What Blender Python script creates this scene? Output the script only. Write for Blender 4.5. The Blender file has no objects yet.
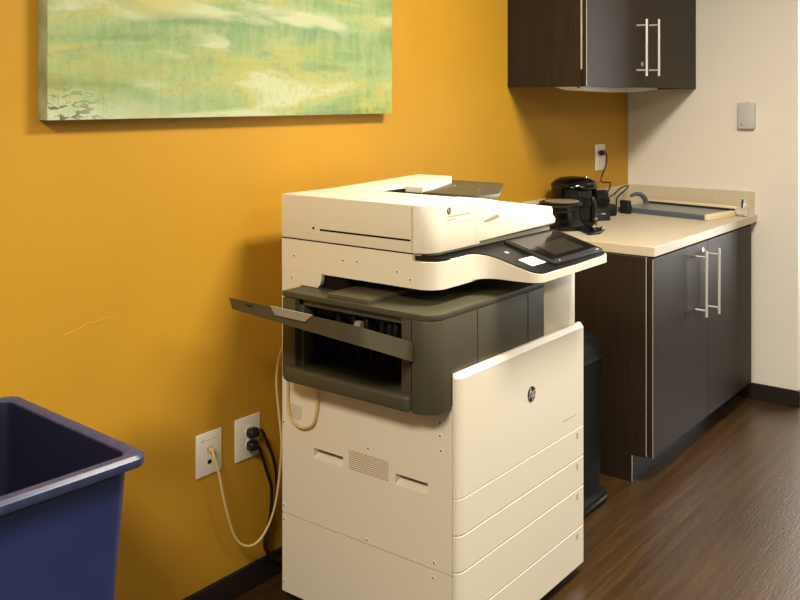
import bpy, bmesh, math, random
from mathutils import Vector, Matrix
random.seed(4)
PI = math.pi
scn = bpy.context.scene
COL = scn.collection

# ------------------------------------------------------------------ materials
def lin(c):
    return tuple((x/12.92 if x <= .04045 else ((x+.055)/1.055)**2.4) for x in c)

def mat(name, rgb, rough=.5, metal=0., spec=.5, coat=0., noise=0., nscale=40., bump=0., bscale=300., srgb=True):
    m = bpy.data.materials.new(name); m.use_nodes = True
    nt = m.node_tree; b = nt.nodes['Principled BSDF']
    c = lin([x/255 for x in rgb]) if srgb else rgb
    b.inputs['Base Color'].default_value = (*c, 1)
    b.inputs['Roughness'].default_value = rough
    b.inputs['Metallic'].default_value = metal
    b.inputs['Specular IOR Level'].default_value = spec
    b.inputs['Coat Weight'].default_value = coat
    tc = nt.nodes.new('ShaderNodeTexCoord')
    if noise:
        n = nt.nodes.new('ShaderNodeTexNoise'); n.inputs['Scale'].default_value = nscale
        n.inputs['Detail'].default_value = 4
        nt.links.new(tc.outputs['Object'], n.inputs['Vector'])
        r = nt.nodes.new('ShaderNodeValToRGB')
        r.color_ramp.elements[0].position = .3; r.color_ramp.elements[1].position = .7
        r.color_ramp.elements[0].color = (*[x*(1-noise) for x in c], 1)
        r.color_ramp.elements[1].color = (*[min(1, x*(1+noise)) for x in c], 1)
        nt.links.new(n.outputs['Fac'], r.inputs['Fac'])
        nt.links.new(r.outputs['Color'], b.inputs['Base Color'])
    if bump:
        n2 = nt.nodes.new('ShaderNodeTexNoise'); n2.inputs['Scale'].default_value = bscale
        nt.links.new(tc.outputs['Object'], n2.inputs['Vector'])
        bp = nt.nodes.new('ShaderNodeBump'); bp.inputs['Strength'].default_value = bump
        bp.inputs['Distance'].default_value = .002
        nt.links.new(n2.outputs['Fac'], bp.inputs['Height'])
        nt.links.new(bp.outputs['Normal'], b.inputs['Normal'])
    return m

M = {}
M['orange'] = mat('orange_paint', (187, 139, 34), .62, spec=.3, noise=.03, nscale=3, bump=.06, bscale=220)
M['cream'] = mat('cream_paint', (226, 218, 203), .6, spec=.3, noise=.015, nscale=3, bump=.06, bscale=220)
M['ceiling'] = mat('ceiling_paint', (225, 220, 208), .9, spec=.1)
M['base'] = mat('baseboard_vinyl', (36, 28, 25), .5, spec=.3)
M['white'] = mat('printer_ivory', (234, 225, 203), .42, spec=.4, bump=.03, bscale=700)
M['white2'] = mat('printer_ivory_panel', (236, 226, 203), .48, spec=.35, bump=.04, bscale=700)
M['slit'] = mat('dark_gap_and_shade', (24, 20, 16), .8, spec=.1)
M['groove_and_shade'] = mat('groove_and_shade_tan', (172, 152, 118), .7, spec=.1)  # tan for seams and vent slots, and the painted finger recess shade
M['grey'] = mat('finisher_grey', (75, 71, 54), .42, spec=.4, bump=.05, bscale=600)
M['grey_tray'] = mat('tray_grey', (86, 79, 60), .42, spec=.4, bump=.05, bscale=600)
M['grey_lite'] = mat('tray_grey_light', (150, 142, 122), .5, spec=.3)
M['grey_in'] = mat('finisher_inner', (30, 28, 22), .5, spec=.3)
M['black'] = mat('black_plastic', (16, 15, 13), .38, spec=.4)
M['black_soft'] = mat('black_satin', (24, 22, 20), .5, spec=.35)
M['screen'] = mat('black_glass', (11, 10, 9), .12, spec=.4)
M['screen_on'] = mat('display_glass', (40, 37, 31), .18, spec=.5)
M['sticker'] = mat('sticker_paper', (246, 243, 232), .6, spec=.2)
M['sticker2'] = mat('sticker_cream', (246, 238, 214), .5, spec=.3)
M['ink'] = mat('logo_ink', (36, 30, 28), .5)
M['tan_ink'] = mat('tan_ink', (196, 178, 120), .6)
M['grey_ink'] = mat('grey_ink', (186, 172, 142), .6)
M['logo_light'] = mat('logo_silver', (205, 198, 192), .3, metal=.2)
M['steel'] = mat('brushed_steel', (236, 232, 224), .34, metal=.55)
M['chrome'] = mat('chrome', (220, 218, 214), .12, metal=1.)
M['edge'] = mat('edge_banding', (176, 168, 160), .35, spec=.5)
M['lam'] = mat('cream_laminate', (202, 188, 161), .40, spec=.35, noise=.04, nscale=60)
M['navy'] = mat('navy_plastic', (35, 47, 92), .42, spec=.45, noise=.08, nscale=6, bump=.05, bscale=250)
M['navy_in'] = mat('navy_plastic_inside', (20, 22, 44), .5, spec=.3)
M['navy_worn'] = mat('navy_rim_plastic', (50, 58, 92), .36, spec=.5, noise=.25, nscale=45)
M['can'] = mat('dark_can_plastic', (15, 17, 15), .6, spec=.12)
M['plate'] = mat('outlet_ivory', (232, 226, 208), .4, spec=.5)
M['cable_tan'] = mat('tan_cable', (214, 186, 126), .45, spec=.4)
M['cable_blk'] = mat('black_cable', (18, 16, 15), .45)
M['cable_brn'] = mat('dark_brown_cable', (58, 34, 26), .45)
M['trim_blue'] = mat('trimmer_blue_grey', (84, 92, 104), .4, noise=.05, nscale=30)
M['trim_top'] = mat('trimmer_board', (132, 136, 134), .35, spec=.5, noise=.06, nscale=25)
M['trim_end'] = mat('trimmer_end_ivory', (236, 216, 176), .45)
M['sensor'] = mat('sensor_grey', (190, 188, 182), .45)
M['dish'] = mat('dish_grey', (140, 132, 112), .3, spec=.5)
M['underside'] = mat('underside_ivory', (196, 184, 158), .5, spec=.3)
M['lens'] = mat('light_lens', (246, 243, 232), .4)
M['canvas_side'] = mat('canvas_side_paint', (152, 160, 118), .8, spec=.1, noise=.35, nscale=14)
M['scuff'] = mat('scuff_white', (200, 153, 56), .8)

def espresso():
    m = mat('espresso_laminate', (36, 30, 25), .5, spec=.2)
    nt = m.node_tree; b = nt.nodes['Principled BSDF']
    tc = nt.nodes.new('ShaderNodeTexCoord'); mp = nt.nodes.new('ShaderNodeMapping')
    mp.inputs['Scale'].default_value = (130, 130, 4)
    n = nt.nodes.new('ShaderNodeTexNoise'); n.inputs['Scale'].default_value = 1; n.inputs['Detail'].default_value = 5
    r = nt.nodes.new('ShaderNodeValToRGB')
    r.color_ramp.elements[0].position = .35; r.color_ramp.elements[1].position = .75
    r.color_ramp.elements[0].color = (*lin((.152, .116, .076)), 1)
    r.color_ramp.elements[1].color = (*lin((.197, .153, .104)), 1)
    L = nt.links.new
    L(tc.outputs['Object'], mp.inputs['Vector']); L(mp.outputs['Vector'], n.inputs['Vector'])
    L(n.outputs['Fac'], r.inputs['Fac']); L(r.outputs['Color'], b.inputs['Base Color'])
    return m
M['espresso'] = espresso()

def floor_mat():
    m = bpy.data.materials.new('wood_vinyl_floor'); m.use_nodes = True
    nt = m.node_tree; N = nt.nodes.new; L = nt.links.new; b = nt.nodes['Principled BSDF']
    tc = N('ShaderNodeTexCoord')
    br = N('ShaderNodeTexBrick'); br.inputs['Scale'].default_value = 1
    br.inputs['Brick Width'].default_value = 1.2; br.inputs['Row Height'].default_value = .15
    br.inputs['Mortar Size'].default_value = .0008; br.inputs['Mortar Smooth'].default_value = .3
    br.offset = .37
    br.inputs['Color1'].default_value = (.45, .45, .45, 1); br.inputs['Color2'].default_value = (.58, .58, .58, 1)
    br.inputs['Mortar'].default_value = (.3, .3, .3, 1)
    L(tc.outputs['Object'], br.inputs['Vector'])
    mp = N('ShaderNodeMapping'); mp.inputs['Scale'].default_value = (1.6, 34, 1)
    L(tc.outputs['Object'], mp.inputs['Vector'])
    n = N('ShaderNodeTexNoise'); n.inputs['Scale'].default_value = 1; n.inputs['Detail'].default_value = 8
    n.inputs['Roughness'].default_value = .65; n.inputs['Distortion'].default_value = .4
    L(mp.outputs['Vector'], n.inputs['Vector'])
    mix = N('ShaderNodeMix'); mix.data_type = 'FLOAT'; mix.inputs[0].default_value = .33
    L(n.outputs['Fac'], mix.inputs[2]); L(br.outputs['Color'], mix.inputs[3])
    r = N('ShaderNodeValToRGB'); e = r.color_ramp.elements
    e[0].position = .32; e[0].color = (*lin((.17, .112, .043)), 1)
    e[1].position = .66; e[1].color = (*lin((.325, .228, .112)), 1)
    x = e.new(.5); x.color = (*lin((.24, .165, .075)), 1)
    L(mix.outputs[0], r.inputs['Fac']); L(r.outputs['Color'], b.inputs['Base Color'])
    b.inputs['Roughness'].default_value = .33
    b.inputs['Specular IOR Level'].default_value = .6
    mp2 = N('ShaderNodeMapping'); mp2.inputs['Scale'].default_value = (22, 130, 1)
    L(tc.outputs['Object'], mp2.inputs['Vector'])
    n2 = N('ShaderNodeTexNoise'); n2.inputs['Scale'].default_value = 1; n2.inputs['Detail'].default_value = 3
    L(mp2.outputs['Vector'], n2.inputs['Vector'])
    bp = N('ShaderNodeBump'); bp.inputs['Strength'].default_value = .35; bp.inputs['Distance'].default_value = .002
    L(n2.outputs['Fac'], bp.inputs['Height']); L(bp.outputs['Normal'], b.inputs['Normal'])
    return m
M['floor'] = floor_mat()

def painting_mat():
    """layered abstract washes: pale greens, yellow, white streaks, dark crackle in one corner (object coords)"""
    m = bpy.data.materials.new('abstract_paint'); m.use_nodes = True
    nt = m.node_tree; N = nt.nodes.new; L = nt.links.new; b = nt.nodes['Principled BSDF']
    b.inputs['Roughness'].default_value = .55; b.inputs['Specular IOR Level'].default_value = .25
    tc = N('ShaderNodeTexCoord')
    def noise(scale, rot=0., detail=5., dist=0., loc=(0, 0, 0)):
        mp = N('ShaderNodeMapping'); mp.inputs['Scale'].default_value = scale
        mp.inputs['Rotation'].default_value = (0, rot, 0); mp.inputs['Location'].default_value = loc
        L(tc.outputs['Object'], mp.inputs['Vector'])
        n = N('ShaderNodeTexNoise'); n.inputs['Scale'].default_value = 1
        n.inputs['Detail'].default_value = detail; n.inputs['Distortion'].default_value = dist
        L(mp.outputs['Vector'], n.inputs['Vector']); return n.outputs['Fac']
    def ramp(fac, stops):
        r = N('ShaderNodeValToRGB'); e = r.color_ramp.elements
        e[0].position, e[1].position = stops[0][0], stops[-1][0]
        e[0].color = (*stops[0][1], 1); e[1].color = (*stops[-1][1], 1)
        for p, c in stops[1:-1]:
            x = e.new(p); x.color = (*c, 1)
        L(fac, r.inputs['Fac']); return r.outputs['Color']
    def mixc(fac, a, c):
        x = N('ShaderNodeMix'); x.data_type = 'RGBA'
        L(fac, x.inputs[0])
        if isinstance(a, tuple): x.inputs[6].default_value = (*a, 1)
        else: L(a, x.inputs[6])
        if isinstance(c, tuple): x.inputs[7].default_value = (*c, 1)
        else: L(c, x.inputs[7])
        return x.outputs[2]
    def math_(op, a, c):
        x = N('ShaderNodeMath'); x.operation = op; x.use_clamp = True
        for i, v in enumerate((a, c)):
            if isinstance(v, (int, float)): x.inputs[i].default_value = v
            else: L(v, x.inputs[i])
        return x.outputs[0]
    def mr(v, a, bb):
        x = N('ShaderNodeMapRange'); x.inputs['From Min'].default_value = a; x.inputs['From Max'].default_value = bb
        L(v, x.inputs['Value']); return x.outputs['Result']
    G1 = lin((.53, .645, .42)); G2 = lin((.615, .71, .50)); Y = lin((.715, .70, .42)); W = lin((.80, .815, .67)); T = lin((.455, .60, .45))
    basec = ramp(noise((2.0, 1, 8), .2, 9, .6), [(.34, T), (.44, G1), (.51, G2), (.57, Y), (.66, W)])
    wash = ramp(noise((1.3, 1, 3.4), -.35, 8, .4, (3, 0, 1)), [(.40, (0, 0, 0)), (.60, (1, 1, 1))])
    c = mixc(math_('MULTIPLY', wash, .38), basec, lin((.66, .72, .52)))
    # dry-brush: fine vertical and diagonal variation
    dry = ramp(noise((30, 1, 9), .1, 8, .3, (2, 0, 5)), [(.42, (0, 0, 0)), (.60, (1, 1, 1))])
    c = mixc(math_('MULTIPLY', dry, .28), c, lin((.77, .77, .58)))
    grit = ramp(noise((60, 1, 60), 0, 8, 0, (2, 0, 9)), [(.52, (0, 0, 0)), (.62, (1, 1, 1))])
    c = mixc(math_('MULTIPLY', grit, .25), c, lin((.50, .56, .35)))
    streak = ramp(noise((2.4, 1, 12), .12, 9, .6, (7, 0, 2)), [(.54, (0, 0, 0)), (.66, (1, 1, 1))])
    c = mixc(math_('MULTIPLY', streak, .85), c, W)
    dk = ramp(noise((1.6, 1, 10), -.5, 9, .5, (1, 0, 8)), [(.53, (0, 0, 0)), (.66, (1, 1, 1))])
    c = mixc(math_('MULTIPLY', dk, .62), c, lin((.42, .525, .355)))
    yl = ramp(noise((2.6, 1, 7), .3, 9, .4, (4, 0, 3)), [(.54, (0, 0, 0)), (.66, (1, 1, 1))])
    c = mixc(math_('MULTIPLY', yl, .6), c, lin((.745, .725, .44)))
    sep = N('ShaderNodeSeparateXYZ'); L(tc.outputs['Object'], sep.inputs['Vector'])
    x, z = sep.outputs['X'], sep.outputs['Z']
    # whitish worn band along the lower edge, left end
    low = mr(z, .085, .0); lft = mr(x, .55, .02)
    worn = math_('MULTIPLY', math_('MULTIPLY', low, lft), ramp(noise((9, 1, 14), 0, 6), [(.3, (.4, .4, .4)), (.6, (1, 1, 1))]))
    c = mixc(worn, c, lin((.86, .87, .75)))
    # dark crackle in the lower left corner
    cr = ramp(noise((40, 1, 95), .15, 6, 1.0), [(.52, (0, 0, 0)), (.58, (1, 1, 1))])
    cz = math_('MULTIPLY', mr(z, .11, .03), mr(x, .20, .06))
    c = mixc(math_('MULTIPLY', math_('MULTIPLY', cr, cz), .95), c, lin((.40, .42, .30)))
    # vertical drips
    dr = ramp(noise((55, 1, 3.5), 0, 3), [(.63, (0, 0, 0)), (.70, (1, 1, 1))])
    dz = math_('MULTIPLY', mr(z, .22, .08), mr(x, .6, .25))
    c = mixc(math_('MULTIPLY', math_('MULTIPLY', dr, dz), .55), c, lin((.66, .62, .36)))
    # yellow mottling in the lower right corner
    yz = math_('MULTIPLY', mr(z, .16, .02), mr(x, 1.05, 1.27))
    ym = ramp(noise((40, 1, 34), 0, 5), [(.40, (0, 0, 0)), (.58, (1, 1, 1))])
    c = mixc(math_('MULTIPLY', math_('MULTIPLY', ym, yz), .9), c, lin((.74, .70, .34)))
    hs = N('ShaderNodeHueSaturation'); hs.inputs['Value'].default_value = .82; hs.inputs['Saturation'].default_value = 1.08
    L(c, hs.inputs['Color']); L(hs.outputs['Color'], b.inputs['Base Color'])
    n = noise((120, 1, 120), 0, 4)
    bp = N('ShaderNodeBump'); bp.inputs['Strength'].default_value = .25; bp.inputs['Distance'].default_value = .003
    L(n, bp.inputs['Height']); L(bp.outputs['Normal'], b.inputs['Normal'])
    return m
M['painting'] = painting_mat()

# ------------------------------------------------------------------ mesh helpers
class MB:
    def __init__(s): s.bm = bmesh.new()
    def _bev(s, edges, bev, seg):
        if bev > 0: bmesh.ops.bevel(s.bm, geom=edges, offset=bev, segments=seg, affect='EDGES', profile=.5, clamp_overlap=True)
    def box(s, x0, x1, y0, y1, z0, z1, bev=0, seg=2):
        r = bmesh.ops.create_cube(s.bm, size=1)
        vs = r['verts']
        for v in vs:
            v.co = Vector(((x0+x1)/2+v.co.x*(x1-x0), (y0+y1)/2+v.co.y*(y1-y0), (z0+z1)/2+v.co.z*(z1-z0)))
        s._bev(list({e for v in vs for e in v.link_edges}), bev, seg); return s
    def prism(s, pts, axis, a0, a1, bev=0, seg=2):
        """polygon pts extruded along axis ('x': pts are (y,z); 'y': (x,z); 'z': (x,y)); a1 may be a callable height"""
        def P(p, a):
            if axis == 'x': return (a, p[0], p[1])
            if axis == 'y': return (p[0], a, p[1])
            return (p[0], p[1], a(p[0], p[1]) if callable(a) else a)
        lo = [s.bm.verts.new(P(p, a0)) for p in pts]; hi = [s.bm.verts.new(P(p, a1)) for p in pts]
        n = len(pts); fs = []
        f0 = s.bm.faces.new(lo[::-1]); f1 = s.bm.faces.new(hi)
        for i in range(n): fs.append(s.bm.faces.new((lo[i], lo[(i+1) % n], hi[(i+1) % n], hi[i])))
        bmesh.ops.recalc_face_normals(s.bm, faces=fs+[f0, f1])
        if bev > 0: s._bev(list(f0.edges)+list(f1.edges), bev, seg)
        return s
    def loft(s, rings, cap0=True, cap1=True):
        vr = [[s.bm.verts.new(p) for p in r] for r in rings]; n = len(rings[0]); fs = []
        for a, b in zip(vr, vr[1:]):
            for i in range(n): fs.append(s.bm.faces.new((a[i], a[(i+1) % n], b[(i+1) % n], b[i])))
        if cap0: fs.append(s.bm.faces.new(vr[0][::-1]))
        if cap1: fs.append(s.bm.faces.new(vr[-1]))
        bmesh.ops.recalc_face_normals(s.bm, faces=fs); return s
    def tube(s, pts, r, n=10, smooth=6):
        P = [Vector(p) for p in pts]
        if smooth and len(P) > 2:
            Q = []
            for i in range(len(P)-1):
                p0, p1, p2, p3 = P[max(i-1, 0)], P[i], P[i+1], P[min(i+2, len(P)-1)]
                for k in range(smooth):
                    t = k/smooth
                    Q.append(.5*((2*p1)+(p2-p0)*t+(2*p0-5*p1+4*p2-p3)*t*t+(3*p1-p0-3*p2+p3)*t**3))
            Q.append(P[-1]); P = Q
        rings = []; up = None
        for i, p in enumerate(P):
            t = (P[min(i+1, len(P)-1)]-P[max(i-1, 0)]).normalized()
            if up is None: up = t.orthogonal().normalized()
            up = (up-t*up.dot(t)).normalized(); sd = t.cross(up)
            rr = r[i] if isinstance(r, list) else r
            rings.append([p+rr*(math.cos(2*PI*k/n)*up+math.sin(2*PI*k/n)*sd) for k in range(n)])
        return s.loft(rings)
    def cyl(s, p0, p1, r, n=20, r1=None):
        p0, p1 = Vector(p0), Vector(p1); t = (p1-p0).normalized(); u = t.orthogonal().normalized(); w = t.cross(u)
        r1 = r if r1 is None else r1
        return s.loft([[p+rr*(math.cos(2*PI*k/n)*u+math.sin(2*PI*k/n)*w) for k in range(n)] for p, rr in ((p0, r), (p1, r1))])
    def lathe(s, prof, c=(0, 0, 0), n=32):
        return s.loft([[(c[0]+r*math.cos(2*PI*k/n), c[1]+r*math.sin(2*PI*k/n), c[2]+z) for k in range(n)] for r, z in prof])
    def build(s, name, m, parent=None, smooth=True, origin=None, mtx=None):
        me = bpy.data.meshes.new(name)
        if mtx is not None: s.bm.transform(mtx)
        if origin is not None: s.bm.transform(Matrix.Translation(-Vector(origin)))
        for f in s.bm.faces: f.smooth = smooth
        if smooth:
            for e in s.bm.edges:
                if len(e.link_faces) == 2 and e.calc_face_angle(0) > math.radians(38): e.smooth = False
        s.bm.to_mesh(me); s.bm.free()
        me.materials.append(M[m] if isinstance(m, str) else m)
        o = bpy.data.objects.new(name, me); COL.objects.link(o)
        if origin is not None: o.location = origin
        if parent is not None:
            o.parent = parent
            if parent.get('_base'): pass
            p = parent; off = Vector((0, 0, 0))
            while p is not None: off += Vector(p.location); p = p.parent
            o.location = Vector(o.location)-off
        return o

def thing(name, loc, label, cat, group=None, rz=0):
    o = bpy.data.objects.new(name, None); COL.objects.link(o)
    o.location = loc; o.rotation_euler = (0, 0, rz); o.empty_display_size = .1
    return tag(o, label, cat, group)
def tag(o, label=None, cat=None, group=None, kind=None):
    if label: o['label'] = label
    if cat: o['category'] = cat
    if group: o['group'] = group
    if kind: o['kind'] = kind
    return o
def arc(cx, cy, r, a0, a1, n=8):
    return [(cx+r*math.cos(math.radians(a0+(a1-a0)*i/n)), cy+r*math.sin(math.radians(a0+(a1-a0)*i/n))) for i in range(n+1)]
def rrect(x0, x1, y0, y1, r, n=6):
    return arc(x1-r, y0+r, r, -90, 0, n)+arc(x1-r, y1-r, r, 0, 90, n)+arc(x0+r, y1-r, r, 90, 180, n)+arc(x0+r, y0+r, r, 180, 270, n)

def lettering(name, text, m, parent, size, mtx, shear=0., depth=.0006):
    cu = bpy.data.curves.new(name, 'FONT'); cu.body = text; cu.size = size; cu.shear = shear
    cu.extrude = depth; cu.align_x = 'CENTER'; cu.align_y = 'CENTER'
    tmp = bpy.data.objects.new(name, cu); COL.objects.link(tmp)
    dg = bpy.context.evaluated_depsgraph_get()
    me = bpy.data.meshes.new_from_object(tmp.evaluated_get(dg))
    bpy.data.objects.remove(tmp)
    me.transform(mtx); me.materials.clear(); me.materials.append(M[m])
    o = bpy.data.objects.new(name, me); COL.objects.link(o)
    if parent is not None:
        o.parent = parent; p = parent; off = Vector((0, 0, 0))
        while p is not None: off += Vector(p.location); p = p.parent
        o.location = -off
    return o
FRONT = Matrix(((1, 0, 0, 0), (0, 0, -1, 0), (0, 1, 0, 0), (0, 0, 0, 1)))      # text plane facing -Y
def front_at(x, y, z): return Matrix.Translation((x, y, z)) @ FRONT

# ------------------------------------------------------------------ setting
WY, RX, RE = 2.078, 4.693, 1.208
CE = 2.75
tag(MB().box(-1.6, 7.2, -2.6, WY+.1, -.05, 0).build('floor', 'floor', smooth=False), kind='structure')
wb = tag(MB().box(-1.6, RX+.02, WY, WY+.1, 0, CE).build('wall_back', 'orange', smooth=False), kind='structure')
tag(MB().box(RX, 6.4, RE, WY+.1, 0, CE, .004, 2).build('wall_right', 'cream', smooth=False), kind='structure')
tag(MB().box(-1.6, 7.2, -2.6, WY+.1, CE, CE+.05).build('ceiling', 'ceiling', smooth=False), kind='structure')
tag(MB().box(-1.6, RX-.001, WY-.012, WY, 0, .076, .003, 1).build('baseboard_back', 'base'), kind='structure')
tag(MB().prism([(RX-.012, WY-.013), (RX-.012, RE-.012), (6.4, RE-.012), (6.4, RE), (RX, RE), (RX, WY-.013)], 'z', 0, .078, .003, 1)
    .build('baseboard_right', 'base'), kind='structure')
# scuff on the painted wall
sc = MB()
pts = [(1.308, .893), (1.335, .899), (1.352, .901), (1.372, .911), (1.40, .910), (1.43, .914), (1.462, .916)]
for (xa, za), (xb, zb), w in zip(pts, pts[1:], (.0016, .0008, .0022, .0010, .0010, .0006)):
    sc.prism([(xa, za-w), (xb, zb-w), (xb, zb+w), (xa, za+w)], 'y', WY-.0006, WY+.001)
sc.build('scuff_mark', 'scuff', wb)

# ------------------------------------------------------------------ painting
pt = thing('abstract_painting', (1.2407, 2.058, 1.434), 'large unframed abstract canvas in pale greens, yellow and white hung on the orange wall', 'painting')
MB().prism([(1.2407, 1.434), (2.5845, 1.434), (2.5845, 2.33), (1.2407, 2.33)], 'y', 2.038, 2.0405).build('canvas_front', 'painting', pt, smooth=False, origin=(1.2407, 2.038, 1.434))
MB().box(1.2409, 2.5843, 2.0405, 2.0778, 1.4342, 2.3298).build('canvas_side', 'canvas_side', pt, smooth=False)

# ------------------------------------------------------------------ printer
PX0, PX1, PY0, PY1 = 1.9413, 2.64, 1.345, 1.945
SX1 = 2.62
pr = thing('multifunction_printer', (2.28, 1.65, 0), 'large ivory floor-standing office copier with grey side finisher and tilted black control panel', 'printer')
# main shell: core, rear column, right column
sh = MB()
sh.box(PX0+.03, PX1, PY0, PY1, .036, .69, .004)
sh.box(PX0+.06, PX1, PY0-.003, PY0+.01, .69, .77)
sh.box(PX0+.02, PX1, 1.885, PY1, .69, .987, .004)
sh.box(2.421, PX1, PY0, 1.89, .69, .99, .006)
sh.build('body', 'white2', pr)
MB().prism([(1.787, .986), (1.7885, .968), (1.793, .955), (1.803, .9455), (1.87, .9455), (1.87, .70), (PY1, .70), (PY1, .9885), (1.787, .9885)], 'x', PX0+.001, PX0+.014).build('rear_column', 'white', pr)
MB().box(PX0+.0135, 2.42, 1.70, 1.89, .9445, .988).build('exit_gap_shade', 'slit', pr, smooth=False)  # solid dark filler; paints the shade of the open gap above the finisher
MB().box(PX0+.0003, PX0+.002, 1.787, PY1-.002, .9868, .9892).build('column_seam', 'groove_and_shade', pr, smooth=False)

def pierced(mb, xo, xi, y0, y1, z0, z1, holes):
    """flat side panel in the YZ plane (outer face x = xo) with rectangular openings"""
    ys = sorted({y0, y1, *[h for H in holes for h in H[:2]]}); zs = sorted({z0, z1, *[h for H in holes for h in H[2:]]})
    for a, b in zip(ys, ys[1:]):
        for c, d in zip(zs, zs[1:]):
            if any(H[0] <= (a+b)/2 <= H[1] and H[2] <= (c+d)/2 <= H[3] for H in holes): continue
            v = [mb.bm.verts.new(p) for p in ((xo, a, c), (xo, b, c), (xo, b, d), (xo, a, d))]
            mb.bm.faces.new(v[::-1])
    bmesh.ops.remove_doubles(mb.bm, verts=list(mb.bm.verts), dist=1e-6)
    bd = [e for e in mb.bm.edges if e.is_boundary]
    r = bmesh.ops.extrude_edge_only(mb.bm, edges=bd)
    for v in r['geom']:
        if isinstance(v, bmesh.types.BMVert): v.co.x = xi
    bmesh.ops.recalc_face_normals(mb.bm, faces=list(mb.bm.faces))
    # outward is -x
    for f in mb.bm.faces:
        pass
    return mb
grips = [(1.705, 1.816, .455, .485), (1.412, 1.519, .456, .4855)]
pierced(MB(), PX0, PX0+.032, 1.3355, PY1-.002, .2685, .702, grips).build('side_panel', 'white2', pr, smooth=False)
pierced(MB(), PX0, PX0+.032, 1.3355, PY1-.002, .036, .2655, []).build('side_panel', 'white2', pr, smooth=False)
for (a, b, c, d) in grips:
    g = MB()
    # pocket: slanted lower ramp, back, ends
    g.prism([(PX0+.0005, c), (PX0+.029, c+.017), (PX0+.029, d), (PX0+.0005, d), (PX0+.0005, d+.002), (PX0+.0312, d+.002), (PX0+.0312, c-.002), (PX0+.0005, c-.002)], 'y', a-.001, b+.001)
    g.build('hand_grip', 'white', pr, smooth=False)
# vent grille
v = MB()
for i in range(10):
    z = .4595+i*.0055
    v.box(PX0-.0006, PX0+.001, 1.543, 1.683, z-.0010, z+.0010)
v.build('vent_grille', 'groove_and_shade', pr, smooth=False)
v = MB()
for i in range(8):
    z = .553+i*.0055
    v.box(PX0-.0006, PX0+.001, 1.862+max(0, (5-i))*.001, 1.909, z-.0008, z+.0008)
v.build('vent_grille', 'groove_and_shade', pr, smooth=False)
# screws
for (y, z, xs) in [(1.8955, 1.0267, PX0), (1.7054, 1.0326, PX0), (1.654, 1.0353, PX0), (1.514, 1.0239, PX0), (1.4707, 1.0075, PX0), (1.9036, .963, PX0),
               (1.6145, .5296, PX0), (1.3736, .6513, PX0), (1.3736, .6178, PX0), (1.3704, .5799, PX0), (1.6181, .2784, PX0), (1.3926, .285, PX0),
               (1.3958, .2451, PX0), (1.9364, .533, PX0), (1.9364, .2883, PX0), (1.9364, .247, PX0), (1.9364, .0642, PX0)]:
    s_ = MB().cyl((xs+.001, y, z), (xs-.0014, y, z), .0058, 14, .005).build('screw', 'sticker2', pr)
    MB().cyl((xs, y-.001, z+.001), (xs-.0016, y-.001, z+.001), .0028, 8).build('screw_slot', 'slit', s_)

# front door, drawers, base cover: plan outline with a rounded left edge
def front_plan(x0=PX0+.0005, x1=PX1, yb=1.3345, yf=1.315):
    return [(x0, yb), (x0, yf+.018)]+[(x0+.030*(1-math.cos(t)), yf+.018*(1-math.sin(t))) for t in [i*PI/16 for i in range(1, 9)]]+arc(x1-.006, yf+.006, .006, -90, 0, 4)+[(x1, yb)]
fd = MB(); fd.prism(front_plan(), 'z', .4672, .772)
# bevelled shoulder of the door up to its top edge
a = front_plan(); b_ = [(x, y+.011) for x, y in a]
b_ = [(x, min(y, 1.3345)) for x, y in b_]
fd.loft([[(x, y, .772) for x, y in a], [(x, y, .785) for x, y in b_]], cap0=False)
fd = fd.build('front_door', 'white', pr)
for (z0, z1) in ((.3722, .4648), (.2783, .3698), (.1558, .2759)):
    d = MB().prism(front_plan(), 'z', z0, z1, .0015, 1).build('paper_drawer', 'white', pr)
    MB().box(2.588, 2.597, 1.3142, 1.316, z1-.03, z1-.012).build('size_label', 'grey_ink', d, smooth=False)
bc = MB().prism(front_plan(), 'z', .036, .1534, .0015, 1).build('base_cover', 'white', pr)
MB().box(2.588, 2.597, 1.3142, 1.316, .1234, .1414).build('size_label', 'grey_ink', bc, smooth=False)
MB().prism(front_plan(PX0+.004, PX1-.004, PY0, 1.3205), 'z', .034, .69).build('gap_liner', 'slit', pr)
MB().box(PX0+.03, PX1-.03, 1.36, PY1-.03, 0, .037).build('plinth', 'black', pr)
# logo on the door: dark disc with light italic letters, and a row of fine print
lg = MB().cyl((2.31, 1.3155, .6445), (2.31, 1.3135, .6445), .0215, 36).build('logo_badge', 'ink', fd)
lettering('logo_letters', 'hp', 'logo_light', lg, .040, front_at(2.310, 1.3133, .6465), .35)
MB().box(2.50, 2.585, 1.3143, 1.316, .5123, .5147).build('fine_print', 'grey_ink', fd, smooth=False)

# finisher (grey side unit)
fn = MB()
fx0 = 1.86
fn.prism(arc(fx0+.05, 1.3365+.05, .05, 180, 270, 8)+[(2.421, 1.3365), (2.421, 1.403), (fx0, 1.403)], 'z', .692, .928, .003, 2)
fn.box(fx0, fx0+.05, 1.812, 1.862, .70, .926, .003)
fn.box(fx0+.004, fx0+.05, 1.400, 1.440, .705, .929, .002)
fn.box(fx0+.02, fx0+.06, 1.797, 1.815, .71, .929, .002)
fn.box(1.9, 2.43, 1.38, 1.44, .90, .929)
fn.box(1.88, 2.04, 1.42, 1.86, .908, .929)
fn.build('finisher_housing', 'grey', pr)
MB().prism(arc(fx0+.05, 1.3365+.05, .05, 180, 270, 8)+[(2.421, 1.3365), (2.421, 1.885), (1.95, 1.885), (1.95, 1.862), (fx0, 1.862)], 'z', .928, .944, .0025, 2).build('finisher_top', 'grey', pr)
MB().box(1.868, 2.12, 1.552, 1.700, .942, .957, .003).build('top_guide', 'grey_tray', pr)
MB().box(fx0-.016, 2.04, 1.404, 1.842, .694, .737, .010, 3).build('finisher_lip', 'grey', pr)
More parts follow.
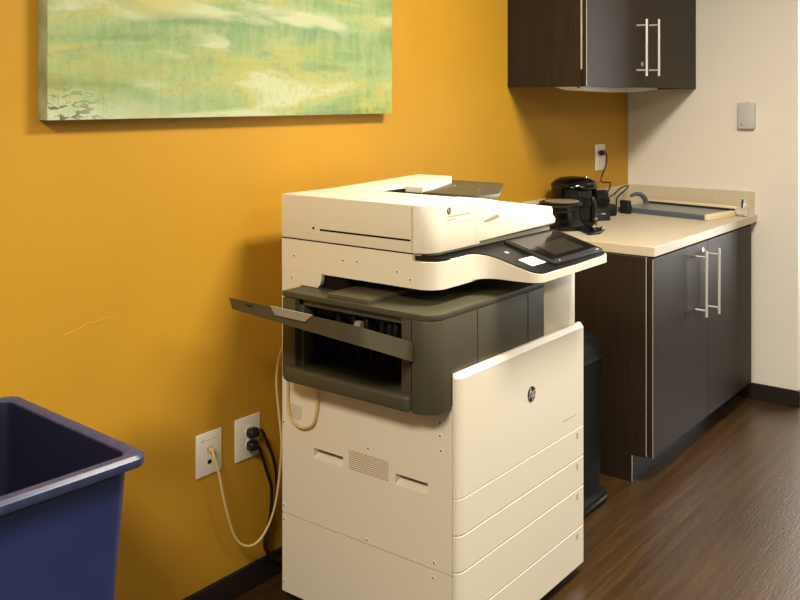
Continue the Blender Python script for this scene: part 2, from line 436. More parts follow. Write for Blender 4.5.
MB().box(fx0+.002, 2.03, 1.835, 1.861, .692, .735, .004, 2).build('lip_end', 'grey', pr)
cv = MB()
cv.box(2.03, 2.06, 1.43, 1.82, .70, .93)
cv.box(1.90, 2.04, 1.805, 1.82, .72, .93)
cv.box(1.90, 2.04, 1.44, 1.452, .72, .93)
cv.box(1.90, 2.05, 1.44, 1.82, .905, .93)
for y in (1.81, 1.75, 1.69, 1.64, 1.597, 1.543, 1.50): cv.box(1.985, 2.035, y-.006, y+.006, .735, .86, .003, 1)
cv.prism([(1.93, .735), (2.03, .735), (2.03, .775)], 'y', 1.45, 1.81)
cv.build('output_cavity', 'grey_in', pr)
mc = MB()
mc.box(1.915, 2.03, 1.46, 1.80, .888, .905, .003, 1)
for i, y in enumerate((1.49, 1.515, 1.545, 1.59, 1.64, 1.70)): mc.box(1.90+.006*(i % 3), 1.96, y-.008, y+.008, .862-.004*(i % 2), .903, .003, 1)
mc.cyl((1.935, 1.47, .88), (1.935, 1.79, .88), .009, 12)
mc.build('eject_rollers', 'black_soft', pr)
MB().cyl((1.905, 1.603, .872), (1.905, 1.623, .872), .014, 16).build('eject_roller', 'grey_lite', pr)
for x in (2.062, 2.328): MB().box(x-.0011, x+.0011, 1.3359, 1.338, .70, .926).build('panel_seam', 'slit', pr, smooth=False)
MB().box(fx0+.002, 1.9, 1.403, 1.4075, .74, .924).build('post_gap', 'slit', pr, smooth=False)

# output tray hinged in the finisher opening, rising outwards
def zt(x): return .868+(1.87-x)*.385
ot = MB()
plan = [(1.93, 1.415), (1.885, 1.393)]+arc(1.637+.045, 1.404+.045, .045, 270, 180, 10)+[(1.637, 1.500), (1.637, 1.835), (1.93, 1.80)]
TH = .050
top = [(x, y, zt(x)+(y-1.404)*.018) for x, y in plan]
bot = [(x+.012*(x < 1.70), y, zt(x)+(y-1.404)*.018-TH+(y-1.404)*.040) for x, y in plan]
ot.loft([bot, top])
ot = ot.build('output_tray', 'grey_tray', pr)
# hand notch in the outer edge of the tray: lighter scooped face with sloping ends
nb = MB()
z1_, z2_ = zt(1.637), zt(1.637)-.019
nb.prism([(1.680, z1_+.0072), (1.662, z2_+.006), (1.560, z2_+.004), (1.535, z1_+.0045)], 'x', 1.6352, 1.6386)
nb.build('tray_notch', 'grey_lite', ot, smooth=False)
ln = MB().box(1.6358, 1.638, 1.745, 1.775, zt(1.637)-.0035, zt(1.637)-.0022).build('tray_mark', 'slit', ot, smooth=False)
# cable loop hanging below the finisher
MB().tube([(1.93, 1.909, .70), (1.931, 1.910, .65), (1.931, 1.909, .59), (1.931, 1.895, .552), (1.931, 1.855, .537), (1.931, 1.812, .555), (1.931, 1.795, .60), (1.931, 1.790, .65), (1.931, 1.788, .70)], .0042, 8).build('cable_loop', 'cable_tan', pr)

# scanner base
sb = MB()
sb.prism([(PX0, PY1), (PX0, 1.39+.055)]+arc(PX0+.055, 1.39+.055, .055, 180, 270, 8)+[(SX1, 1.39), (SX1, PY1)], 'z', .986, 1.058, 0)
sb.prism([(PX0, PY1), (PX0, 1.4625), (PX0+.012, 1.4625), (PX0+.012, PY1)], 'z', 1.058, 1.0755, 0)
sb.build('scanner_base', 'white', pr)
# front lip that carries the control panel: flat underside, top sloping down to the front
def zp(x, y): return 1.059+(y-1.39)*(.047/.17)
lip = ([(2.02, 1.41), (2.02, 1.391), (2.105, 1.390)]+[(2.105+.065*math.sin(t), 1.330+.06*math.cos(t)) for t in [i*PI/16 for i in range(1, 9)]]
       + [(2.171, 1.29)]+arc(2.171+.045, 1.222+.035, .04, 190, 270, 7)+[(2.40, 1.2165)]+arc(2.62-.035, 1.22+.032, .035, 270, 360, 7)+[(2.62, 1.41)])
MB().prism(lip, 'z', .9905, zp).build('panel_lip', 'white', pr)
# underside tray of the lip (dark)
ins = .006
deck = ([(PX0+.012, 1.4625), (PX0+.0125, 1.45)]+arc(PX0+.062, 1.39+.058, .049, 182, 270, 8)+[(2.105, 1.398)]
        + [(2.105+.070*math.sin(t), 1.333+.065*math.cos(t)) for t in [i*PI/16 for i in range(1, 9)]]
        + [(2.177, 1.29)]+arc(2.171+.047, 1.222+.038, .036, 190, 270, 7)+[(2.40, 1.222)]+arc(2.614-.033, 1.226+.032, .033, 270, 360, 7)+[(2.614, 1.4625)])
deck = [(x-(.0035 if x < 2.3 and y < 1.44 else -.002), y-(.0035 if y < 1.44 else 0)) for x, y in deck]
MB().prism(deck, 'z', 1.0, lambda x, y: zp(x, y)+.0035).build('black_deck', 'black', pr)
MB().prism([(PX0+.013, PY1-.01), (PX0+.013, 1.4625)]+arc(PX0+.063, 1.405+.068, .049, 180, 270, 6)+[(SX1-.004, 1.424), (SX1-.004, PY1-.01)], 'z', 1.056, 1.0735).build('scanner_glass_frame', 'slit', pr, smooth=False)
# touch screen block on the deck (tilted with it)
SL = math.atan(.047/.17)
def tilt(x, y, z=0.):  # local panel frame: x along X, y up-slope, z normal; origin on the deck at Y = 1.22
    return Matrix.Translation((x, 1.22, zp(0, 1.22)+.003)) @ Matrix.Rotation(SL, 4, 'X') @ Matrix.Translation((0, y, z))
cp = MB().prism(rrect(-.004, .305, .014, .192, .012), 'z', -.004, .010, .004, 2).build('control_panel', 'black_soft', pr, mtx=tilt(2.302, 0))
MB().prism(rrect(.010, .292, .034, .182, .006), 'z', .0095, .0112).build('touchscreen', 'screen', cp, mtx=tilt(2.302, 0))
MB().prism(rrect(.060, .235, .050, .125, .004), 'z', .0110, .0118).build('display', 'screen_on', cp, mtx=tilt(2.302, 0))
lettering('panel_mark', '×', 'sticker', pr, .03, tilt(2.240, .138, .0005))  # small white cross on the deck
st = MB().prism(rrect(.222, .330, .043, .090, .002), 'z', -.001, .0012).build('panel_sticker', 'sticker', pr, mtx=tilt(2.0, 0))
sl_ = MB()
for i in range(3): sl_.box(.242+.004*i, .305-.006*i, .056+.010*i, .0575+.010*i, .001, .0015)
sl_.build('sticker_print', 'grey_ink', st, smooth=False, mtx=tilt(2.0, 0))
for x, r in ((.275, .003), (.262, .002), (.033, .002)): MB().cyl((x, .022, .009), (x, .022, .0108), r, 10).build('indicator', 'sticker', cp, mtx=tilt(2.302, 0))

# document feeder
df = MB()
LZ = 1.0795
def lidplan(x1): return [(PX0, PY1), (PX0, 1.405+.052)]+arc(PX0+.052, 1.405+.052, .052, 180, 270, 8)+[(x1, 1.405), (x1, PY1)]
df.prism(lidplan(2.178), 'z', LZ, 1.206, .003, 2)
df.box(2.17, SX1, 1.41, PY1, LZ+.008, 1.118, .004, 2)

df.prism([(2.15, LZ+.0065), (2.618, LZ+.0125), (2.622, 1.104), (2.614, 1.113), (2.604, 1.115), (2.603, 1.1385), (2.596, 1.146), (2.30, 1.1880), (2.21, 1.2035), (2.15, 1.206)], 'y', 1.4046, 1.500, .003, 2)
bb = [(2.17, PY1), (2.17, 1.772), (2.31, 1.772), (2.31, 1.70), (2.40, 1.722), (2.617, 1.802), (2.617, PY1)]
df.prism(bb, 'z', LZ+.004, lambda x, y: 1.206+max(0, min(1, (x-2.17)/.4))*.014, .003, 2)
df = df.build('document_feeder', 'white', pr)
MB().prism([(PX0+.002, PY1), (PX0+.002, 1.4625)]+arc(PX0+.06, 1.405+.062, .052, 180, 270, 6)+[(2.6, 1.415), (2.6, PY1)], 'z', 1.0725, LZ+.004).build('feeder_underside', 'underside', df)
MB().box(2.176, 2.31, 1.66, 1.774, 1.17, 1.184).build('feed_throat', 'black', pr, smooth=False)
MB().prism([(2.19, 1.51), (2.6, 1.51), (2.6, 1.78), (2.19, 1.78)], 'z', 1.118, 1.125).build('output_bed', 'white', pr, smooth=False)
it = MB().prism([(2.31, 1.50), (2.42, 1.49), (2.705, 1.648), (2.722, 1.668), (2.722, 1.855), (2.705, 1.872), (2.56, 1.87), (2.31, 1.765)], 'z', 1.184, 1.1965, .003, 2).build('input_tray', 'grey', pr)
MB().prism([(2.36, 1.52), (2.50, 1.56), (2.60, 1.64), (2.60, 1.72), (2.36, 1.72)], 'z', 1.118, 1.185).build('tray_support', 'grey', pr)
MB().box(2.181, 2.3085, 1.766, 1.7735, 1.16, 1.2035).build('throat_panel', 'black', pr, smooth=False)
for x, y in ((2.44, 1.575), (2.53, 1.73)): MB().lathe([(.006, 0), (.006, .003), (.003, .006)], (x, y, 1.196), 10).build('tray_stud', 'chrome', it)
MB().box(PX0-.0006, PX0+.002, 1.469, 1.793, 1.1095, 1.1145).build('exit_slot', 'slit', df, smooth=False)
MB().box(PX0-.0006, PX0+.002, 1.814, 1.822, 1.112, 1.118).build('slot_end', 'slit', df, smooth=False)
MB().box(PX0-.0004, PX0+.002, 1.463, 1.9445, 1.0762, 1.0786).build('side_gap', 'slit', pr, smooth=False)
MB().box(PX0-.0006, PX0+.002, 1.4625, 1.4645, LZ+.004, 1.2).build('side_seam', 'groove_and_shade', df, smooth=False)
lb = MB().box(2.010, 2.136, 1.4043, 1.406, 1.1535, 1.2015).build('logo_label', 'sticker2', df, smooth=False)
lo = MB().cyl((2.0265, 1.4045, 1.1865), (2.0265, 1.4036, 1.1865), .0095, 28).build('logo_badge', 'ink', df)
lettering('logo_letters', 'hp', 'logo_light', lo, .018, front_at(2.0265, 1.4034, 1.1875), .35, .0003)
fp = MB(); fp.box(2.018, 2.128, 1.4036, 1.4045, 1.1705, 1.1735); fp.box(2.018, 2.058, 1.4036, 1.4045, 1.1605, 1.1635)
fp.build('fine_print', 'tan_ink', df, smooth=False)
MB().prism([(2.192, 1.1415), (2.212, 1.1370), (2.284, 1.1440), (2.270, 1.1545)], 'y', 1.4040, 1.406).build('recess_shade', 'groove_and_shade', df, smooth=False)  # flat tan patch, shade of a finger recess painted on

# ------------------------------------------------------------------ recycling bin
BZ = .80
rb = thing('recycling_bin', (1.121, 1.481, 0), 'navy blue rectangular plastic bin with scuffed rim, against the orange wall', 'bin', rz=math.radians(-3))
def bring(x0, x1, y0, y1, z, r): return [(x, y, z) for x, y in rrect(x0, x1, y0, y1, r, 5)]
W_, D_ = .56, .545
def local_build(mb, name, m, parent, **k):
    me = bpy.data.meshes.new(name)
    for f in mb.bm.faces: f.smooth = True
    for e in mb.bm.edges:
        if len(e.link_faces) == 2 and e.calc_face_angle(0) > math.radians(38): e.smooth = False
    mb.bm.to_mesh(me); mb.bm.free(); me.materials.append(M[m])
    o = bpy.data.objects.new(name, me); COL.objects.link(o); o.parent = parent; return o
tp = .075
outer = []
for z, i in ((.0, tp), (.30, tp*.60), (.50, tp*.385), (.505, tp*.38-.006+.018), (.77, .024)):
    outer.append(bring(-W_+i, -i, i, D_-i, z, .035))
local_build(MB().loft(outer, True, False), 'bin_body', 'navy', rb)
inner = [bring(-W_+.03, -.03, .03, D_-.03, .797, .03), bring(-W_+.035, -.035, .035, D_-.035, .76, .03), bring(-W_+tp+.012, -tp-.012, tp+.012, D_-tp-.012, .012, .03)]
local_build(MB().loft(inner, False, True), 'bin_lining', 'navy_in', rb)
rim = [bring(-W_+.022, -.022, .022, D_-.022, .777, .03), bring(-W_+.002, -.002, .002, D_-.002, .777, .03), bring(-W_, 0, 0, D_, .781, .03), bring(-W_, 0, 0, D_, .793, .03),
       bring(-W_+.006, -.006, .006, D_-.006, BZ, .03), bring(-W_+.022, -.022, .022, D_-.022, BZ+.001, .028), bring(-W_+.031, -.031, .031, D_-.031, .795, .026)]
local_build(MB().loft(rim, False, False), 'bin_rim', 'navy_worn', rb)

# ------------------------------------------------------------------ waste can beside the cabinet
wc = thing('waste_can', (3.04, 1.65, 0), 'dark charcoal plastic waste can with rounded lid between copier and base cabinet', 'waste can')
X0, X1, Y0, Y1 = 2.86, 3.205, 1.495, 1.80
def wring(i, z): return [(x, y, z) for x, y in rrect(X0+i, X1-i, Y0+i, Y1-i, .055-min(i, .04)*.5, 5)]
MB().loft([wring(.0, .0), wring(-.008, .006), wring(-.008, .028), wring(.008, .042), wring(.012, .05), wring(.004, .53)]).build('can_body', 'can', wc)
MB().loft([wring(-.002, .532)]+[wring(.004+.085*(1-math.cos(t)), .545+.085*math.sin(t)) for t in [i*PI/16 for i in range(0, 9)]]).build('can_lid', 'can', wc)
MB().box(2.9, 3.16, 1.478, 1.50, .012, .03, .006, 2).build('foot_pedal', 'black', wc)

# ------------------------------------------------------------------ base cabinet, worktop
CX0, CX1, CY = 3.378, 4.60, 1.42
bcab = thing('base_cabinet', (4.0, 1.75, 0), 'dark espresso two-door base cabinet under the cream worktop', 'cabinet')
MB().prism([(CY+.002, .105), (CY+.060, .105), (CY+.060, 0), (2.06, 0), (2.06, .875), (CY+.002, .875)], 'x', CX0, CX0+.018).build('side_panel', 'espresso', bcab, smooth=False)
MB().prism([(CY+.002, .105), (CY+.060, .105), (CY+.060, 0), (2.06, 0), (2.06, .875), (CY+.002, .875)], 'x', CX1-.018, CX1).build('side_panel', 'espresso', bcab, smooth=False)
MB().box(CX0+.018, CX1-.018, CY+.004, 2.06, .105, .875).build('carcass', 'black_soft', bcab, smooth=False)
MB().box(CX0+.018, CX1-.018, CY+.062, CY+.078, 0, .104).build('toe_kick', 'black_soft', bcab, smooth=False)
eb = MB(); eb.box(CX0-.0005, CX0+.003, CY+.0005, CY+.003, .112, .875); eb.box(CX0-.0003, CX0+.003, CY+.0585, CY+.0605, .002, .104)
eb.build('edge_strip', 'edge', bcab, smooth=False)
DY0, DY1 = 1.398, 1.418
MID = 3.988
def bar_handle(x, yd, z0, z1, parent, off=.046):
    h = MB(); h.cyl((x, yd-off, z0), (x, yd-off, z1), .0058, 14)
    for z in (z0+.027, z1-.027): h.cyl((x, yd+.001, z), (x, yd-off, z), .0042, 10)
    return h.build('bar_handle', 'steel', parent)
def lock(x, yd, z, parent):
    o = MB().cyl((x, yd+.001, z), (x, yd-.003, z), .010, 20).build('cam_lock', 'steel', parent)
    MB().box(x-.001, x+.001, yd-.0036, yd-.002, z-.005, z+.005).build('key_slot', 'slit', o, smooth=False)
d1 = MB().box(CX0+.008, MID-.0015, DY0, DY1, .107, .870, .001, 1).build('door', 'espresso', bcab, smooth=False)
d2 = MB().box(MID+.0015, CX1-.002, DY0, DY1, .107, .870, .001, 1).build('door', 'espresso', bcab, smooth=False)
bar_handle(3.842, DY0, .570, .848, d1); bar_handle(3.9975, DY0, .556, .840, d2); lock(3.925, DY0, .838, d1)
MB().box(CX0+.0078, CX0+.0095, DY0-.0004, DY0+.0015, .108, .869).build('edge_strip', 'edge', d1, smooth=False)
wt = thing('worktop', (4.05, 1.74, .876), 'cream laminate worktop on top of the dark base cabinet', 'worktop')
MB().box(3.402, RX-.0005, 1.398, WY-.0005, .8765, .914, .0015, 1).build('slab', 'lam', wt, smooth=False)
sbs = MB().box(RX-.019, RX-.0005, 1.410, WY-.0005, .914, 1.026, .0015, 1).build('backsplash', 'lam', None, smooth=False)
rbs = MB().box(3.402, RX-.019, WY-.019, WY-.0005, .914, 1.026, .0015, 1).build('backsplash', 'lam', None, smooth=False)

tag(sbs, 'cream laminate backsplash strip against the cream wall behind the paper trimmer', 'backsplash', 'laminate backsplash strips')
tag(rbs, 'cream laminate backsplash strip against the orange wall behind the small black speaker', 'backsplash', 'laminate backsplash strips')

# ------------------------------------------------------------------ wall cabinet and its light
wcab = thing('wall_cabinet', (4.06, 1.9, 1.535), 'dark espresso two-door wall cabinet mounted high above the worktop', 'cabinet')
UX0, UY = 3.4425, 1.727
uc = MB(); uc.box(UX0, RX-.001, UY, WY-.0005, 1.560, 2.35); uc.box(UX0, UX0+.018, UY, WY-.0005, 1.535, 1.56); uc.box(RX-.019, RX-.001, UY, WY-.0005, 1.535, 1.56)
uc.box(UX0+.018, RX-.019, UY, UY+.018, 1.538, 1.56)
uc.build('carcass', 'espresso', wcab, smooth=False)
MB().box(UX0-.0006, UX0+.004, UY-.0022, UY+.003, 1.607, 2.34).build('edge_strip', 'edge', wcab, smooth=False)
ud1 = MB().box(UX0+.003, 4.0685, UY-.022, UY-.002, 1.536, 2.34, .001, 1).build('door', 'espresso', wcab, smooth=False)
ud2 = MB().box(4.0715, RX-.003, UY-.022, UY-.002, 1.536, 2.34, .001, 1).build('door', 'espresso', wcab, smooth=False)
bar_handle(3.947, UY-.022, 1.587, 1.843, ud1); bar_handle(4.088, UY-.022, 1.590, 1.852, ud2); lock(4.0035, UY-.022, 1.643, ud1)
MB().box(UX0+.0026, UX0+.0045, UY-.0224, UY-.0205, 1.537, 2.34).build('edge_strip', 'edge', ud1, smooth=False)
ul = thing('under_cabinet_light', (3.83, 1.82, 1.52), 'slim white light fixture fixed under the dark wall cabinet', 'light')
MB().prism([(3.463, 1.5595), (3.475, 1.533), (3.56, 1.522), (3.95, 1.515), (4.15, 1.520), (4.32, 1.532), (4.33, 1.5595)], 'y', 1.76, 1.86).build('light_lens', 'lens', ul)
MB().box(3.475, 3.49, 1.757, 1.764, 1.530, 1.538).build('light_switch', 'black', ul, smooth=False)

# ------------------------------------------------------------------ wall plates, plugs, cables
def plate(name, x, z, w, h, label, cat='outlet', group=None):
    t = thing(name, (x, WY, z), label, cat, group)
    MB().box(x-w/2, x+w/2, WY-.0065, WY-.0003, z-h/2, z+h/2, .003, 2).build('face_plate', 'plate', t)
    return t
jp = plate('data_jack_plate', 1.7735, .460, .095, .124, 'ivory wall plate with tan cable plugged in, left of the black plugs')
MB().box(1.7655, 1.7855, WY-.008, WY-.006, .465, .479, .001, 1).build('jack', 'grey_ink', jp, smooth=False)
MB().box(1.767, 1.781, WY-.0072, WY-.006, .430, .441).build('empty_jack', 'slit', jp, smooth=False)
tl = MB()
for i in range(5): tl.box(1.748+i*.011, 1.754+i*.011, WY-.0069, WY-.006, .4985, .501)
tl.box(1.746, 1.7475, WY-.0069, WY-.006, .496, .504); tl.box(1.805, 1.8065, WY-.0069, WY-.006, .496, .504)
tl.build('label_strip', 'grey_ink', jp, smooth=False)
po = plate('duplex_outlet', 1.9245, .462, .101, .128, 'ivory wall outlet with two black plugs, beside the copier', group='duplex power outlets')
for z in (.441, .480): MB().cyl((1.9306, WY-.006, z), (1.9306, WY-.009, z), .017, 20).build('socket_face', 'plate', po)
MB().cyl((1.9306, WY-.006, .4605), (1.9306, WY-.0078, .4605), .003, 10).build('screw', 'grey_ink', po)
co = plate('duplex_outlet', 4.3446, 1.188, .114, .133, 'small ivory outlet on the orange wall above the worktop', group='duplex power outlets')
for z in (1.165, 1.211): MB().cyl((4.335, WY-.006, z), (4.335, WY-.0085, z), .020, 20).build('socket_face', 'plate', co)
for z in (1.158, 1.172):
    MB().box(4.326, 4.329, WY-.0092, WY-.008, z-.004, z+.004).build('socket_slot', 'slit', co, smooth=False)

nc = thing('network_cable', (1.7757, WY, .17), 'tan network cable looping from wall plate up behind the copier', 'cable')
MB().tube([(1.7757, 2.058, .4706), (1.757, 2.035, .470), (1.765, 2.02, .413), (1.787, 2.02, .32), (1.825, 2.02, .213), (1.867, 2.01, .174), (1.913, 2., .186), (1.948, 1.985, .258), (1.963, 1.975, .375),
           (1.964, 1.97, .466), (1.960, 1.98, .569), (1.958, 1.985, .644), (1.959, 1.975, .711), (1.975, 1.97, .75), (1.99, 1.965, .80)], .0036, 8).build('cable', 'cable_tan', nc)
MB().box(1.768, 1.783, 2.052, WY-.0065, .464, .477, .003, 1).build('connector', 'cable_tan', nc)
def power_cord(label, zplug, pts, dx):
    t = thing('power_cable', (1.9306, WY, zplug), label, 'cable', 'black power cables in the wall outlet')
    x = 1.9306
    MB().box(x-.021, x+.015, 2.038, WY-.009, zplug-.014, zplug+.014, .009, 3).build('plug', 'cable_blk', t)
    MB().tube(pts, .0052, 8).build('cord', 'cable_blk', t)
    return t
power_cord('black power cable in the upper socket beside the copier', .480,
    [(1.9306, 2.047, .480), (1.945, 2.035, .486), (1.959, 2.03, .455), (1.992, 2.03, .383), (2.005, 2.03, .302), (2.002, 2.04, .218), (1.982, 2.045, .163), (1.973, 2.045, .117), (1.989, 2.04, .085), (2.03, 2.02, .06), (2.07, 2.0, .056)], 0)
power_cord('black power cable in the lower socket beside the copier', .441,
    [(1.9306, 2.047, .441), (1.938, 2.040, .438), (1.951, 2.041, .409), (1.980, 2.043, .338), (2.000, 2.048, .284), (2.003, 2.056, .204), (1.989, 2.060, .153), (1.983, 2.060, .111), (2.010, 2.054, .076), (2.06, 2.035, .05)], 0)

# ------------------------------------------------------------------ wall sensor
ws = thing('wall_sensor', (RX, 1.4465, 1.40), 'small pale grey wall-mounted sensor box on the cream wall', 'sensor')
MB().prism([(1.4055, 1.342), (1.412, 1.336), (1.481, 1.336), (1.4875, 1.342), (1.4875, 1.462), (1.482, 1.467), (1.411, 1.467), (1.4055, 1.462)], 'x', RX-.026, RX-.0003, .004, 2).build('sensor_case', 'sensor', ws)
MB().box(RX-.0266, RX-.024, 1.465, 1.471, 1.354, 1.360).build('indicator', 'ink', ws, smooth=False)
MB().box(RX-.0264, RX-.024, 1.437, 1.461, 1.3555, 1.3585).build('print_line', 'grey_ink', ws, smooth=False)
MB().box(RX-.018, RX-.006, 1.434, 1.459, 1.466, 1.470).build('sensor_top', 'grey_ink', ws, smooth=False)

# ------------------------------------------------------------------ items on the worktop
ZT = .914
ptm = thing('paper_trimmer', (4.297, 1.500, ZT), 'long blue-grey paper trimmer with ivory end lying along the cream backsplash', 'paper trimmer', rz=math.radians(-9))
LB = local_build
LB(MB().box(0, .285, .022, .50, 0, .023, .002, 1), 'trimmer_base', 'trim_blue', ptm)
LB(MB().box(.014, .250, .026, .49, .0225, .0255, .001, 1), 'cutting_board', 'trim_top', ptm)
LB(MB().box(0, .27, -.004, .024, 0, .0275, .004, 2), 'end_block', 'trim_end', ptm)
LB(MB().box(.256, .283, -.002, .50, .022, .046, .002, 1), 'back_rail', 'trim_end', ptm)
LB(MB().box(.248, .2555, .0, .50, .022, .036, .001, 1), 'blade', 'ink', ptm)
ah = MB(); ah.tube([(.195, .455, .034), (.180, .458, .060), (.150, .463, .078), (.115, .47, .082), (.085, .475, .074)], [.015-.0003*i for i in range(25)], 10)
LB(ah, 'arm_handle', 'trim_blue', ptm)
LB(MB().box(.247, .257, .02, .42, .034, .052, .002, 1), 'blade_arm', 'ink', ptm) if False else None
pv = MB(); pv.prism([(.262, .0), (.310, .0), (.318, .045), (.306, .080), (.280, .090), (.262, .070)], 'y', -.030, -.014, .004, 2); pv.cyl((.262, -.050, .024), (.262, -.01, .024), .020, 18); pv.cyl((.296, -.040, .050), (.296, -.01, .050), .012, 14)
LB(pv, 'pivot_bracket', 'steel', ptm)
LB(MB().prism([(.252, .022), (.262, .018), (.278, .080), (.270, .086), (.260, .078)], 'y', -.034, -.028, .002, 1), 'pivot_arm', 'ink', ptm)

# glossy black desktop machine: hooded drum with dish and levers
cx, cy = 3.790, 1.938
dm = thing('desktop_machine', (cx, cy, ZT), 'glossy black round-hooded desktop machine with grey round dish, behind the copier', 'machine')
def ang(a, r, z): return (cx+r*math.cos(math.radians(a)), cy+r*math.sin(math.radians(a)), z)
hd = MB()
R0 = .104
sector = list(range(-75, 176, 10))       # open towards the front left
rings = []
for z, k in ((ZT+.02, 1.04), (1.0, 1.), (1.086, .98), (1.09, .97)):
    rings.append([ang(a, R0*k, z) for a in sector]+[ang(a, (R0-.016)*k, z) for a in reversed(sector)])
hd.loft(rings)
hd.lathe([(R0*.97, 1.084), (R0*1.01, 1.092), (R0*.99, 1.102), (R0*.86, 1.117), (R0*.6, 1.129), (R0*.25, 1.134), (.001, 1.135)], (cx, cy, 0), 36)
hd.build('hood', 'screen', dm)
MB().lathe([(.100, ZT), (.103, ZT+.004), (.103, ZT+.022), (.096, ZT+.026)], (cx, cy, 0), 36).build('machine_base', 'black', dm)
MB().lathe([(.080, ZT+.02), (.080, 1.0), (.084, 1.004), (.084, 1.09)], (cx, cy, 0), 36).build('drum', 'black', dm)
fw = Matrix.Translation((cx, cy, 0)) @ Matrix.Rotation(math.radians(-38), 4, 'Z')
MB().box(-.020, .045, -.088, -.078, 1.045, 1.078, .003, 1).build('front_window', 'screen_on', dm, mtx=fw)
MB().lathe([(.012, 1.136), (.010, 1.140), (.001, 1.141)], (cx+.02, cy-.05, -.006), 14).build('top_stud', 'chrome', dm)
dc = (3.520, 1.862)
dish = MB().lathe([(.02, 1.022), (.070, 1.028), (.090, 1.040), (.092, 1.048), (.084, 1.050), (.074, 1.0495)], (*dc, 0), 36).build('dish', 'black', dm)
MB().lathe([(.073, 1.0488), (.073, 1.0515), (.001, 1.0515)], (dc[0]+.006, dc[1]-.004, 0), 36).build('dish_plate', 'dish', dish)
MB().prism([(3.47, 1.88), (3.52, 1.83), (3.66, 1.86), (3.72, 1.93), (3.60, 1.96)], 'z', 1.0, 1.035, .006, 2).build('dish_bracket', 'black', dm)
MB().prism([(3.42, 1.91), (3.47, 1.86), (3.52, 1.90), (3.47, 1.95)], 'z', 1.012, 1.040, .008, 2).build('dish_tail', 'black', dm)
MB().lathe([(.082, ZT), (.082, ZT+.018), (.06, ZT+.04), (.05, 1.03)], (3.655, 1.91, 0), 28).build('dish_column', 'black', dm)
MB().tube([(3.765, 1.835, 1.045), (3.745, 1.815, 1.01), (3.68, 1.785, .965), (3.61, 1.755, .938), (3.585, 1.745, .924)], .011, 10).build('lever', 'black', dm)
MB().prism([(3.53, 1.735), (3.60, 1.715), (3.70, 1.745), (3.74, 1.85), (3.66, 1.87)], 'z', ZT, ZT+.012, .004, 2).build('front_foot', 'black', dm)
for p in ((3.585, 1.742, .946), (3.655, 1.735, .932), (3.66, 1.768, .968)): MB().lathe([(.003, -.008), (.008, -.003), (.008, .003), (.003, .008)], p, 12).build('lever_pin', 'chrome', dm)

# small desktop speaker
sp = thing('desktop_speaker', (4.03, 1.93, ZT), 'small black desktop speaker with round driver, right of the black hooded machine', 'speaker')
spm = Matrix.Translation((4.035, 1.935, ZT)) @ Matrix.Rotation(math.radians(-42), 4, 'Z')
tiltm = Matrix.Rotation(math.radians(-10), 4, 'X')
bx = MB(); bx.prism([(-.056, 0), (.055, 0), (.050, .120), (.02, .138), (-.020, .140), (-.032, .130)], 'x', -.040, .040, .010, 3); bx.build('speaker_case', 'black_soft', sp, mtx=spm)
def spk(y): return spm @ Matrix.Translation((0, y, 0)) @ Matrix.Rotation(math.radians(-7.5), 4, 'X')
bx = MB(); bx.cyl((0, -.030, .093), (0, -.050, .091), .040, 28, .037); bx.build('driver_ring', 'black', sp, mtx=spm)
bx = MB(); bx.cyl((0, -.0495, .091), (0, -.0525, .091), .030, 24, .010); bx.build('driver_cone', 'can', sp, mtx=spm)
bx = MB(); bx.box(-.006, .014, -.0535, -.047, .030, .034); bx.build('speaker_badge', 'steel', sp, smooth=False, mtx=spm)
MB().tube([(4.30, 2.062, 1.2115)]+[(4.337, 2.05, 1.212), (4.368, 2.05, 1.198), (4.361, 2.05, 1.148), (4.314, 2.05, 1.095), (4.303, 2.05, 1.07), (4.316, 2.04, 1.063), (4.362, 2.03, 1.059), (4.345, 2.02, 1.048), (4.20, 1.965, 1.03), (4.09, 1.965, 1.02)], .0042, 8).build('speaker_cord', 'cable_brn', sp)
MB().box(4.318, 4.352, 2.045, WY-.009, 1.198, 1.224, .006, 2).build('speaker_plug', 'cable_blk', sp)
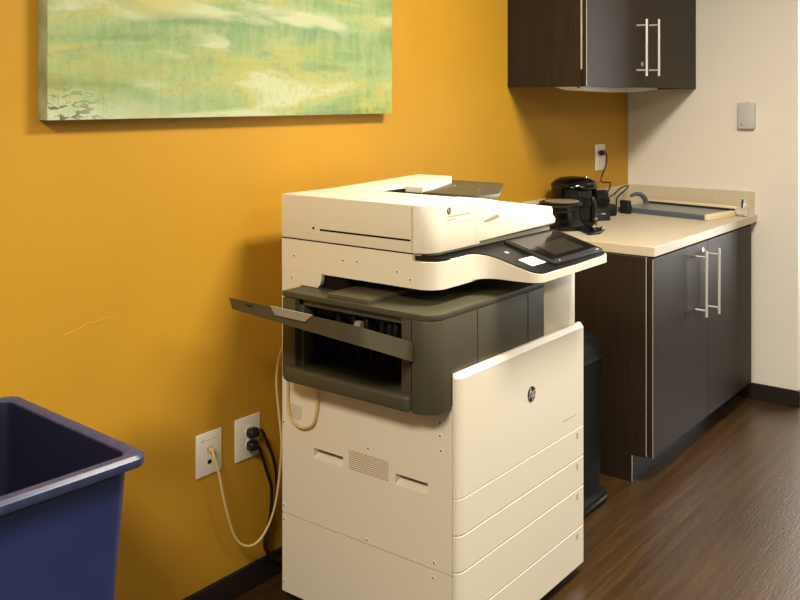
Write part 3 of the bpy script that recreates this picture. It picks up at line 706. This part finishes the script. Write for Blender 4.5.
for (x, y, w, d, h, lab, rz) in ((4.20, 1.950, .050, .055, .056, 'small black rounded adapter beside the desktop speaker', -38), (4.318, 1.925, .028, .060, .066, 'slim black box standing at the far end of the paper trimmer', -12)):
    t = thing('power_adapter' if h < .06 else 'charger_dock', (x, y, ZT), lab, 'adapter' if h < .06 else 'dock', rz=math.radians(rz))
    LB(MB().prism(rrect(-w/2, w/2, -d/2, d/2, .012), 'z', 0, h, .012 if h < .06 else .006, 3), 'case', 'black_soft', t)
    LB(MB().box(-w*.3, w*.3, -d/2-.002, -d/2+.002, h*.25, h*.7, .001, 1), 'front_panel', 'black', t)
    if h < .06:
        lp = MB().tube([(4.21, 1.955, 1.005), (4.27, 1.985, 1.0), (4.35, 2.0, 1.003), (4.46, 2.015, 1.024), (4.54, 2.02, 1.030), (4.56, 2.02, 1.023), (4.50, 2.01, 1.010), (4.38, 1.995, .985), (4.31, 1.97, .965), (4.30, 1.965, .92)], .0042, 8)
        o = lp.build('cord', 'cable_blk', None)
        o.parent = t; o.matrix_parent_inverse = (Matrix.Translation((x, y, ZT)) @ Matrix.Rotation(math.radians(rz), 4, 'Z')).inverted()

# ------------------------------------------------------------------ light
def area(name, loc, rot, sx, sy, power, color):
    l = bpy.data.lights.new(name, 'AREA'); l.shape = 'RECTANGLE'; l.size = sx; l.size_y = sy
    l.energy = power; l.color = color
    o = bpy.data.objects.new(name, l); COL.objects.link(o); o.location = loc; o.rotation_euler = rot
    return o
WARM = (1., .92, .78)
area('troffer_or_fill', (2.5, .58, CE-.03), (0, 0, 0), .8, .35, 90, WARM)
area('troffer_or_fill', (2.3, -1.5, CE-.03), (0, 0, 0), 1.2, .6, 52, WARM)  # added unseen fill for the copier front, standing in for bounced light
area('troffer_or_fill', (-.6, .5, CE-.03), (0, 0, 0), .6, 1.0, 118, WARM)
area('window_daylight', (6.1, .72, 1.35), (0, math.radians(90), 0), 1.8, .8, 72, (1., .975, .94))
w = bpy.data.worlds.new('room_ambient'); scn.world = w; w.use_nodes = True
bg = w.node_tree.nodes['Background']; bg.inputs[0].default_value = (1., .95, .86, 1); bg.inputs[1].default_value = .2

# ------------------------------------------------------------------ camera
cd = bpy.data.cameras.new('camera'); cam = bpy.data.objects.new('camera', cd); COL.objects.link(cam)
cam.location = (0, 0, 1.487); cam.rotation_euler = (math.radians(90), 0, math.radians(-52.24))
cd.sensor_fit = 'HORIZONTAL'; cd.sensor_width = 36; cd.lens = 922.8/800*36; cd.shift_y = (98.4-300)/800
cd.clip_start = .02
scn.camera = cam
vs = scn.view_settings
vs.view_transform = 'Standard'; vs.look = 'None'; vs.gamma = 1; vs.use_curve_mapping = False; vs.exposure = 0
